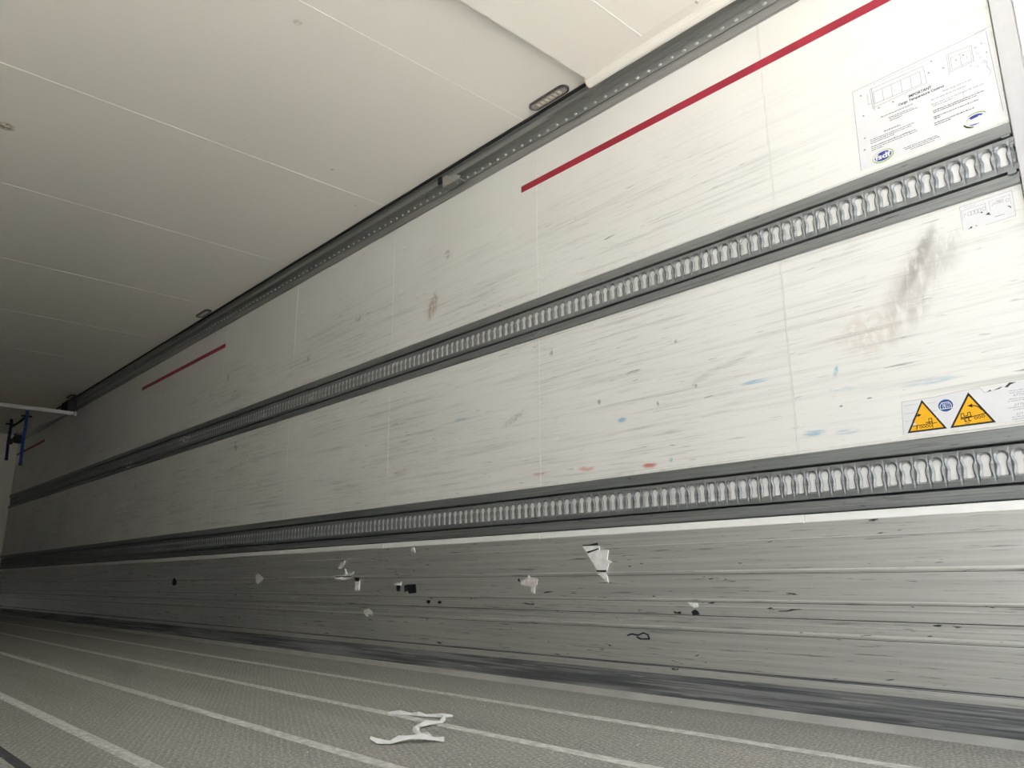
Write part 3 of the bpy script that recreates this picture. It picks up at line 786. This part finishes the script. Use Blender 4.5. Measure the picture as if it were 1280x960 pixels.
def logo(cu, cv, worn):
    tl = 0.06
    if not worn:
        bm = bmesh.new(); prism(bm, ellipse(cu, cv, 0.0335, 0.0215, 32, tl), P0, P0 + 0.0001); r_ = finish('logo', bm, M['logogreen'], st)
        bm = bmesh.new(); prism(bm, ellipse(cu - 0.001, cv + 0.001, 0.0305, 0.0185, 32, tl), P0 + 0.0001, P0 + 0.0002); finish('logo_gap', bm, M['sticker'], r_)
        bm = bmesh.new(); prism(bm, ellipse(cu, cv, 0.0265, 0.0155, 32, tl), P0 + 0.0002, P0 + 0.0003); finish('logo_field', bm, M['logoblue'], r_)
        text('logo_lettering', 'fsdf', cu - 0.0245, cv - 0.0075, 0.049, 0.0170, 'sticker', r_, P0 + 0.00032)
    else:
        bm = bmesh.new()
        stroke(bm, arc(cu, cv, 0.0325, 0.021, 30, 120, 12, tl), 0.0030, P0, P1); stroke(bm, arc(cu, cv, 0.0325, 0.021, 190, 250, 10, tl), 0.0045, P0, P1)
        r_ = finish('logo', bm, M['logogreen'], st)
        bm = bmesh.new()
        prism(bm, arc(cu, cv, 0.026, 0.016, 25, 160, 12, tl), P0 + 0.0001, P0 + 0.0002); prism(bm, arc(cu, cv, 0.026, 0.016, 215, 290, 9, tl), P0 + 0.0001, P0 + 0.0002)
        finish('logo_field', bm, M['logoblue'], r_)
        text('logo_lettering', 'fsdf', cu - 0.0245, cv - 0.0075, 0.049, 0.0160, 'sticker', r_, P0 + 0.00032)
logo(0.073, 0.032 + OV + 0.003, False)
logo(0.341, 0.037 + OV, True)

# --- warning decal with two triangles
wd = empty('warning_decal', mat=wall_frame(0.868, 0.8275))
tag(wd, 'torn white decal with two yellow tipping-hazard triangles above the lower rail', 'sticker')
OW = -0.0075
bm = bmesh.new()
prism(bm, [(-0.003, 0.0), (0.395, 0.0), (0.395, 0.112), (0.330, 0.108), (0.300, 0.103), (0.270, 0.101), (0.255, 0.096), (0.236, 0.092), (0.226, 0.088), (0.216, 0.104), (0.16, 0.104), (0.10, 0.099), (0.004, 0.0995)], 0.00002, T)
finish('film', bm, M['sticker'], wd)
bm = bmesh.new()
stroke(bm, [(-0.002, 0.001), (0.0045, 0.099), (0.10, 0.0985), (0.16, 0.1035), (0.216, 0.1035), (0.226, 0.088), (0.236, 0.091)], 0.0009, P0, P1)
for vv in (0.086, 0.062, 0.040):
    stroke(bm, [(0.008, vv), (0.05, vv)], 0.0007, P0, P1)
    stroke(bm, [(0.075, vv - 0.003), (0.10, vv - 0.003)], 0.0006, P0, P1)
finish('outline_print', bm, M['faint'], wd)
bm = bmesh.new()
prism(bm, [(0.246, 0.090), (0.262, 0.0955), (0.272, 0.098), (0.262, 0.092)], P0, P1); prism(bm, [(0.275, 0.094), (0.288, 0.105), (0.305, 0.1035), (0.290, 0.099), (0.283, 0.093)], P0, P1)
prism(bm, [(0.232, 0.088), (0.240, 0.094), (0.243, 0.09)], P0, P1)
finish('tear_mark', bm, M['ink'], wd)
rn = random.Random(11); bm = bmesh.new()
for vv in (0.0635, 0.058, 0.040, 0.034, 0.014, 0.008, 0.086, 0.080):
    words(bm, 0.272 + rn.uniform(0, 0.02), 0.385, vv + OW + 0.002, 0.0025, P0, P1, rn)
finish('small_print', bm, M['faint'], wd)
text('lettering', 'ATTENTION', 0.292, 0.0725 + OW, 0.056, 0.0065, 'faint', wd, P0)
text('lettering', 'ATTENTION', 0.291, 0.0465 + OW, 0.056, 0.0065, 'faint', wd, P0)
text('lettering', 'ATT', 0.292, 0.0205 + OW, 0.017, 0.0065, 'faint', wd, P0)
def tri(apex, bl, br_, name='warning_triangle'):
    A = [Vector(x) + Vector((0, OW)) for x in (apex, bl, br_)]
    c = (A[0] + A[1] + A[2]) / 3
    def inset(f): return [tuple(c + (q - c) * f) for q in A]
    bm = bmesh.new(); prism(bm, inset(1.0), P0, P0 + 0.0001); r_ = finish(name, bm, M['inkblack'], wd)
    bm = bmesh.new(); prism(bm, inset(0.84), P0 + 0.0001, P0 + 0.0002); finish('yellow_field', bm, M['yellow'], r_)
    return r_, c
Z2, Z3 = P0 + 0.0002, P0 + 0.0003
r_, c = tri((0.061, 0.104), (0.010, 0.0115), (0.118, 0.0105))
bm = bmesh.new(); cx, cy_ = c.x, c.y
stroke(bm, [(cx - 0.036, cy_ - 0.012), (cx + 0.030, cy_ - 0.011)], 0.0020, Z2, Z3)
for q in range(4): stroke(bm, ellipse(cx - 0.014 + 0.0085 * q, cy_ - 0.0175, 0.0033, 0.0033, 10), 0.0015, Z2, Z3, True)
stroke(bm, [(cx - 0.024, cy_ - 0.012), (cx - 0.026, cy_ - 0.022)], 0.0028, Z2, Z3)
stroke(bm, [(cx + 0.010, cy_ - 0.010), (cx + 0.010, cy_ + 0.004), (cx + 0.018, cy_ + 0.004), (cx + 0.018, cy_ - 0.024)], 0.0020, Z2, Z3)
stroke(bm, [(cx + 0.002, cy_ - 0.007), (cx + 0.016, cy_ - 0.007)], 0.0028, Z2, Z3)
stroke(bm, arc(cx - 0.014, cy_ - 0.004, 0.020, 0.022, 165, 95, 7), 0.0028, Z2, Z3)
prism(bm, [(cx - 0.018, cy_ + 0.023), (cx - 0.008, cy_ + 0.0185), (cx - 0.018, cy_ + 0.0125)], Z2, Z3)
finish('pictogram', bm, M['inkblack'], r_)
bm = bmesh.new(); prism(bm, [(cx - 0.036, cy_ - 0.010), (cx - 0.026, cy_ - 0.010), (cx - 0.026, cy_ - 0.004), (cx - 0.033, cy_ - 0.004)], Z2, Z3)
finish('worn_patch', bm, M['sticker'], r_)
r_, c = tri((0.185, 0.104), (0.126, 0.0100), (0.242, 0.0095))
bm = bmesh.new(); cx, cy_ = c.x, c.y
stroke(bm, [(cx - 0.028, cy_ - 0.011), (cx + 0.034, cy_ - 0.003)], 0.0022, Z2, Z3)
for q in range(3): stroke(bm, ellipse(cx + 0.010 + 0.0095 * q, cy_ - 0.0125 + 0.0012 * q, 0.0035, 0.0035, 10), 0.0015, Z2, Z3, True)
for q in (-0.018, -0.008): stroke(bm, [(cx + q, cy_ - 0.010), (cx + q, cy_ - 0.018), (cx + q + 0.005, cy_ - 0.018)], 0.0025, Z2, Z3)
stroke(bm, [(cx - 0.026, cy_ - 0.005), (cx - 0.026, cy_ + 0.005), (cx - 0.019, cy_ + 0.005), (cx - 0.018, cy_ - 0.003), (cx - 0.009, cy_ - 0.002), (cx - 0.009, cy_ + 0.006), (cx - 0.002, cy_ + 0.006), (cx - 0.001, cy_ - 0.006)], 0.0020, Z2, Z3)
stroke(bm, [(cx - 0.027, cy_ - 0.007), (cx + 0.000, cy_ - 0.006)], 0.0030, Z2, Z3)
stroke(bm, [(cx - 0.018, cy_ - 0.024), (cx - 0.008, cy_ - 0.023)], 0.0015, Z2, Z3)
stroke(bm, arc(cx + 0.002, cy_ - 0.004, 0.028, 0.028, 25, 85, 8), 0.0024, Z2, Z3)
prism(bm, [(cx + 0.006, cy_ + 0.029), (cx - 0.007, cy_ + 0.0245), (cx + 0.006, cy_ + 0.0185)], Z2, Z3)
finish('pictogram', bm, M['inkblack'], r_)
bm = bmesh.new(); prism(bm, ellipse(0.1225, 0.0765 + OW, 0.0195, 0.0175, 32), P0, P0 + 0.0001); r_ = finish('blue_disc', bm, M['signblue'], wd)
bm = bmesh.new(); cx, cy_ = 0.1225, 0.0765 + OW
stroke(bm, [(cx - 0.0145, cy_ - 0.009), (cx + 0.0145, cy_ - 0.009), (cx + 0.0145, cy_ + 0.002), (cx + 0.009, cy_ + 0.009), (cx - 0.009, cy_ + 0.009), (cx - 0.0145, cy_ + 0.002)], 0.0020, P0 + 0.0001, P0 + 0.0002, True)
stroke(bm, [(cx - 0.007, cy_ - 0.008), (cx - 0.007, cy_ + 0.008)], 0.0015, P0 + 0.0001, P0 + 0.0002)
stroke(bm, [(cx - 0.001, cy_ - 0.008), (cx - 0.001, cy_ + 0.008)], 0.0015, P0 + 0.0001, P0 + 0.0002)
stroke(bm, [(cx - 0.004, cy_ + 0.004), (cx - 0.002, cy_ - 0.004)], 0.0018, P0 + 0.0001, P0 + 0.0002)
stroke(bm, [(cx + 0.004, cy_ - 0.006), (cx + 0.009, cy_ - 0.006), (cx + 0.009, cy_ + 0.005), (cx + 0.004, cy_ + 0.006)], 0.0012, P0 + 0.0001, P0 + 0.0002, True)
finish('pictogram', bm, M['sticker'], r_)

# --- small loading pictogram sticker
ss = empty('pictogram_sticker', mat=wall_frame(0.632, 1.394))
tag(ss, 'small white sticker with two faint loading diagrams under the middle rail', 'sticker')
bm = bmesh.new(); prism(bm, [(0.001, 0.004), (0.022, 0.0), (0.136, 0.003), (0.137, 0.081), (0.0, 0.080)], 0.00002, T); finish('film', bm, M['sticker'], ss)
bm = bmesh.new()
stroke(bm, [(0.001, 0.005), (0.0008, 0.0795), (0.136, 0.0805), (0.1353, 0.004), (0.06, 0.002)], 0.0009, P0, P1)
stroke(bm, [(0.005, 0.036), (0.005, 0.066), (0.067, 0.067), (0.067, 0.038)], 0.0007, P0, P1)
stroke(bm, [(0.077, 0.040), (0.077, 0.068), (0.129, 0.070), (0.129, 0.042)], 0.0007, P0, P1)
for q in range(4): stroke(bm, [(0.020 + 0.009 * q, 0.045), (0.020 + 0.009 * q, 0.056), (0.027 + 0.009 * q, 0.056), (0.027 + 0.009 * q, 0.045)], 0.0010, P0, P1, True)
stroke(bm, ellipse(0.062, 0.052, 0.004, 0.006, 10), 0.001, P0, P1, True); stroke(bm, [(0.008, 0.045), (0.012, 0.055), (0.016, 0.05)], 0.001, P0, P1)
stroke(bm, [(0.082, 0.052), (0.088, 0.060), (0.092, 0.054)], 0.001, P0, P1); stroke(bm, ellipse(0.122, 0.056, 0.004, 0.005, 10), 0.001, P0, P1, True)
for q in range(3): stroke(bm, ellipse(0.097 + q * 0.006, 0.059, 0.003, 0.004, 8), 0.001, P0, P1, True)
stroke(bm, [(0.012, 0.073), (0.042, 0.073)], 0.0006, P0, P1); stroke(bm, [(0.085, 0.018), (0.108, 0.018)], 0.0016, P0, P1)
finish('diagram_print', bm, M['faint'], ss)
bm = bmesh.new()
prism(bm, [(0.063, 0.032), (0.072, 0.038), (0.076, 0.027), (0.070, 0.030)], P0, P1); prism(bm, [(0.118, 0.040), (0.127, 0.036), (0.128, 0.028), (0.124, 0.034)], P0, P1)
prism(bm, [(0.014, 0.0045), (0.024, 0.011), (0.026, 0.006)], P0, P1); prism(bm, ellipse(0.036, 0.008, 0.002, 0.0015, 6), P0, P1); prism(bm, ellipse(0.055, 0.043, 0.003, 0.002, 6), P0, P1)
finish('worn_marks', bm, M['ink'], ss)
bm = bmesh.new(); stroke(bm, [(0.088, 0.046), (0.118, 0.071)], 0.0009, P1, P1 + 0.0001); stroke(bm, [(0.092, 0.069), (0.128, 0.040)], 0.0009, P1, P1 + 0.0001)
finish('red_cross', bm, M['scrappink'], ss)

for o_ in COL.objects:
    if o_.parent is not None and o_.name.split('.')[0] in ('outline_print', 'worn_marks', 'small_print', 'diagram_print', 'pictogram', 'tear_mark', 'logo', 'logo_field'): o_['kind'] = 'stuff'
# convert the lettering
tmp = []
for (name, body, u, v_, width, height, mat, parent, zoff, shear) in TXT:
    cu = bpy.data.curves.new('tmp_text', 'FONT'); cu.body = body; cu.extrude = 0.0; cu.resolution_u = 3
    if name in ('heading', 'logo_lettering'): cu.offset = 0.032
    o = bpy.data.objects.new('tmp_text', cu); COL.objects.link(o); tmp.append(o)
bpy.context.view_layer.update()
dg = bpy.context.evaluated_depsgraph_get()
for o, (name, body, u, v_, width, height, mat, parent, zoff, shear) in zip(tmp, TXT):
    me = bpy.data.meshes.new_from_object(o.evaluated_get(dg))
    xs = [q.co.x for q in me.vertices]
    sx = width / (max(xs) - min(xs)); syy = height / 0.70; x0 = min(xs)
    for q in me.vertices: q.co = ((q.co.x - x0) * sx + u, q.co.y * syy + v_, zoff + 0.00012)
    me.materials.clear(); me.materials.append(M[mat])
    link(name, me, parent)
for o in tmp:
    cu = o.data; bpy.data.objects.remove(o); bpy.data.curves.remove(cu)

# ------------------------------------------------------------------ scraps and gouges on the kick plate
def scrap(name, pts, mat, label, cat, x=XK, t=0.0040, grp=None, extra=None):
    ys = [p_[0] for p_ in pts]; zs = [p_[1] for p_ in pts]
    oy, oz = max(ys), min(zs)
    bm = bmesh.new(); prism(bm, [(oy - y, z - oz) for y, z in pts], 0.00003, t)
    me = finish(name, bm, M[mat]); me.matrix_world = wall_frame(oy, oz, x)
    tag(me, label, cat, grp)
    for (q, m2, nm) in (extra or []):
        bm = bmesh.new(); prism(bm, [(oy - y, z - oz) for y, z in q], t + 0.00002, t + 0.0003)
        finish(nm, bm, M[m2], me)
    return me
G1, G2 = 'torn sticker scraps on the kick plate', 'black gouges in the kick plate'
scrap('sticker_scrap', [(2.146, .550), (2.095, .552), (2.086, .556), (2.060, .548), (2.058, .530), (2.013, .531), (2.022, .495), (1.998, .486), (2.014, .480), (2.025, .452), (2.060, .448), (2.075, .460)], 'scrapgrey',
      'large triangular torn sticker scrap on the kick plate', 'sticker scrap', grp=G1,
      extra=[([(2.150, .556), (2.140, .551), (2.062, .551), (2.066, .562), (2.11, .556)], 'chip', 'torn_edge'), ([(2.126, .528), (2.06, .541), (2.062, .536), (2.118, .522)], 'chip', 'torn_edge'), ([(2.080, .456), (2.024, .456), (2.028, .448), (2.072, .450)], 'chip', 'torn_edge')])
scrap('sticker_scrap', [(2.072, .443), (2.030, .447), (2.022, .424), (2.019, .408), (2.036, .420)], 'scrapgrey', 'small scrap just below the tip of the large triangular scrap', 'sticker scrap', grp=G1)
scrap('sticker_scrap', [(2.522, .404), (2.500, .423), (2.468, .425), (2.463, .442), (2.45, .430), (2.408, .425), (2.412, .400), (2.425, .394), (2.428, .366), (2.447, .372), (2.445, .392), (2.490, .398)], 'scrappink',
      'ragged pinkish sticker scrap left of the large triangular one', 'sticker scrap', grp=G1, extra=[([(2.53, .42), (2.52, .43), (2.512, .41)], 'chip', 'torn_edge')])
scrap('sticker_scrap', [(4.075, .452), (3.96, .456), (3.955, .488), (3.935, .458), (3.866, .472), (3.868, .458), (3.90, .448), (3.872, .436), (3.98, .428), (4.06, .430)], 'scrapgrey',
      'wide spiky white scrap half way along the kick plate', 'sticker scrap', grp=G1, extra=[([(4.06, .448), (3.88, .449), (3.88, .444), (4.05, .443)], 'chip', 'torn_edge')])
scrap('sticker_scrap', [(4.03, .490), (4.00, .525), (3.965, .535), (3.97, .515), (4.0, .492)], 'scrapgrey', 'slim leaning scrap just above the wide spiky scrap', 'sticker scrap', grp=G1)
scrap('sticker_scrap', [(5.085, .468), (5.05, .470), (4.965, .440), (5.05, .408), (5.08, .412)], 'paper', 'small white arrow-shaped scrap farthest along the kick plate', 'sticker scrap', grp=G1)
scrap('sticker_scrap', [(3.845, .422), (3.80, .425), (3.80, .372), (3.84, .368)], 'scrapgrey', 'small pale scrap below right of the wide spiky scrap', 'sticker scrap', grp=G1, extra=[([(3.85, .44), (3.80, .44), (3.80, .42), (3.84, .418)], 'chip', 'torn_edge')])
scrap('sticker_scrap', [(3.475, .404), (3.44, .412), (3.40, .416), (3.405, .398), (3.45, .399)], 'paper', 'tiny white scrap beside the square black gouge', 'sticker scrap', grp=G1, extra=[([(3.445, .398), (3.408, .398), (3.41, .368), (3.44, .37)], 'chip', 'torn_edge')])
scrap('sticker_scrap', [(3.328, .566), (3.320, .586), (3.30, .584), (3.288, .560)], 'paper', 'tiny white scrap just under the white strip', 'sticker scrap', grp=G1)
scrap('sticker_scrap', [(3.745, .268), (3.70, .278), (3.665, .262), (3.66, .245), (3.70, .250), (3.705, .236), (3.74, .250)], 'paper', 'small white scrap low on the ribs of the kick plate', 'sticker scrap', grp=G1)
scrap('sticker_scrap', [(1.662, .342), (1.620, .338), (1.618, .326), (1.634, .322)], 'paper', 'cream scrap above two black marks near the ribs', 'sticker scrap', grp=G1)
scrap('gouge', [(3.374, .398), (3.35, .402), (3.28, .404), (3.272, .362), (3.33, .358), (3.345, .374), (3.37, .364)], 'chip', 'square black gouge in the middle of the kick plate', 'gouge', grp=G2, t=0.0042)
scrap('gouge', [(1.645, .310), (1.632, .317), (1.618, .312), (1.615, .300), (1.64, .298)], 'chip', 'round black mark under the cream scrap', 'gouge', grp=G2, t=0.0042)
scrap('gouge', [(1.722, .310), (1.705, .306), (1.692, .310), (1.690, .300), (1.715, .302)], 'chip', 'ragged black mark left of the round one', 'gouge', grp=G2, t=0.0042)
bm = bmesh.new()
stroke(bm, [(0, 0), (0.02, 0.006), (0.05, 0.003), (0.075, 0.012), (0.095, 0.006), (0.10, -0.008), (0.06, -0.010), (0.045, -0.004)], 0.004, 0.00003, 0.0040)
o = finish('gouge', bm, M['chip']); o.matrix_world = wall_frame(1.935, 0.218, XK); tag(o, 'scribble-like black scrape low on the kick plate', 'gouge', G2)
for (y, z, s, lab) in ((3.169, .321, .016, 'small black dent under the square black gouge'), (3.08, .319, .012, 'tiny black dent right of the small black dent'), (6.55, .42, .05, 'black wedge-shaped dent far along the kick plate')):
    pts = [(y + s * 1.3 * math.cos(q * 1.05 + 0.3) * random.uniform(0.6, 1), z + s * 0.8 * math.sin(q * 1.05 + 0.3) * random.uniform(0.6, 1)) for q in range(6)]
    scrap('gouge', pts, 'chip', lab, 'gouge', grp=G2, t=0.0042)

# ------------------------------------------------------------------ torn film on the floor
ps = empty('torn_film_strip', (0.3, 1.95, 0))
tag(ps, 'crumpled white torn plastic strip lying across a floor seam', 'litter')
def fpts(l): return [(x - 0.3, y - 1.95, z) for x, y, z in l]
def floor_ribbon(name, pts, ws):
    bm = bmesh.new(); prev = None; P = [Vector(p_) for p_ in fpts(pts)]
    for i, p_ in enumerate(P):
        tg = (P[min(i + 1, len(P) - 1)] - P[max(i - 1, 0)]); tg.z = 0; tg.normalize()
        n = Vector((-tg.y, tg.x, 0)) * ws[i] / 2; hz = 0.005 + 0.006 * (i % 2)
        c = [bm.verts.new(p_ + n), bm.verts.new(p_ + Vector((0, 0, hz)) + n * 0.15), bm.verts.new(p_ - n), bm.verts.new(p_ - n * 0.9 - Vector((0, 0, 0.0015))), bm.verts.new(p_ + n * 0.9 - Vector((0, 0, 0.0015)))]
        if prev:
            for k_ in range(5):
                l = (k_ + 1) % 5; bm.faces.new((prev[k_], prev[l], c[l], c[k_]))
        else: bm.faces.new(c)
        prev = c
    bm.faces.new(prev)
    return finish(name, bm, M['paper'], ps)
floor_ribbon('long_strip', [(0.085, 1.895, 0.014), (0.095, 1.875, 0.004), (0.12, 1.858, 0.003), (0.145, 1.850, 0.008), (0.17, 1.838, 0.012), (0.20, 1.818, 0.010), (0.225, 1.800, 0.006), (0.238, 1.775, 0.003)],
             [0.010, 0.018, 0.026, 0.032, 0.034, 0.032, 0.024, 0.010])
floor_ribbon('curled_strip', [(0.215, 1.805, 0.006), (0.235, 1.84, 0.008), (0.243, 1.885, 0.004), (0.262, 1.935, 0.004), (0.30, 1.985, 0.005), (0.345, 1.995, 0.006), (0.395, 1.995, 0.005), (0.435, 2.03, 0.004), (0.470, 2.075, 0.004)],
             [0.018, 0.022, 0.022, 0.020, 0.020, 0.018, 0.018, 0.016, 0.012])
floor_ribbon('thin_strip', [(0.385, 2.255, 0.003), (0.405, 2.22, 0.004), (0.425, 2.185, 0.003), (0.432, 2.155, 0.004), (0.445, 2.13, 0.003), (0.468, 2.085, 0.003), (0.50, 2.065, 0.003)], [0.014, 0.018, 0.016, 0.018, 0.014, 0.010, 0.008])

# crumbs on the floor
bm = bmesh.new(); rn = random.Random(21)
for i in range(230):
    yy = 1.3 + rn.random() ** 1.4 * 7.5; xx = rn.uniform(-0.9, 1.15)
    if 0.05 < xx < 0.55 and 1.7 < yy < 2.35: continue
    s = rn.uniform(0.001, 0.003)
    a = rn.uniform(0, 3)
    p_ = [(xx + s * math.cos(a + q) * rn.uniform(0.6, 1.6), yy + s * math.sin(a + q) * rn.uniform(0.6, 1.6)) for q in (0, 1.57, 3.14, 4.71)]
    z0 = 0.0023
    lo = [bm.verts.new((x, y, z0 - 0.002)) for x, y in p_]; tp = bm.verts.new((xx, yy, z0 + s * 0.8))
    bm.faces.new(lo)
    for q in range(4): bm.faces.new((lo[q], lo[(q + 1) % 4], tp))
o = finish('floor_crumbs', bm, M['paper']); tag(o, 'tiny white crumbs scattered over the grey floor', 'debris', kind='stuff')
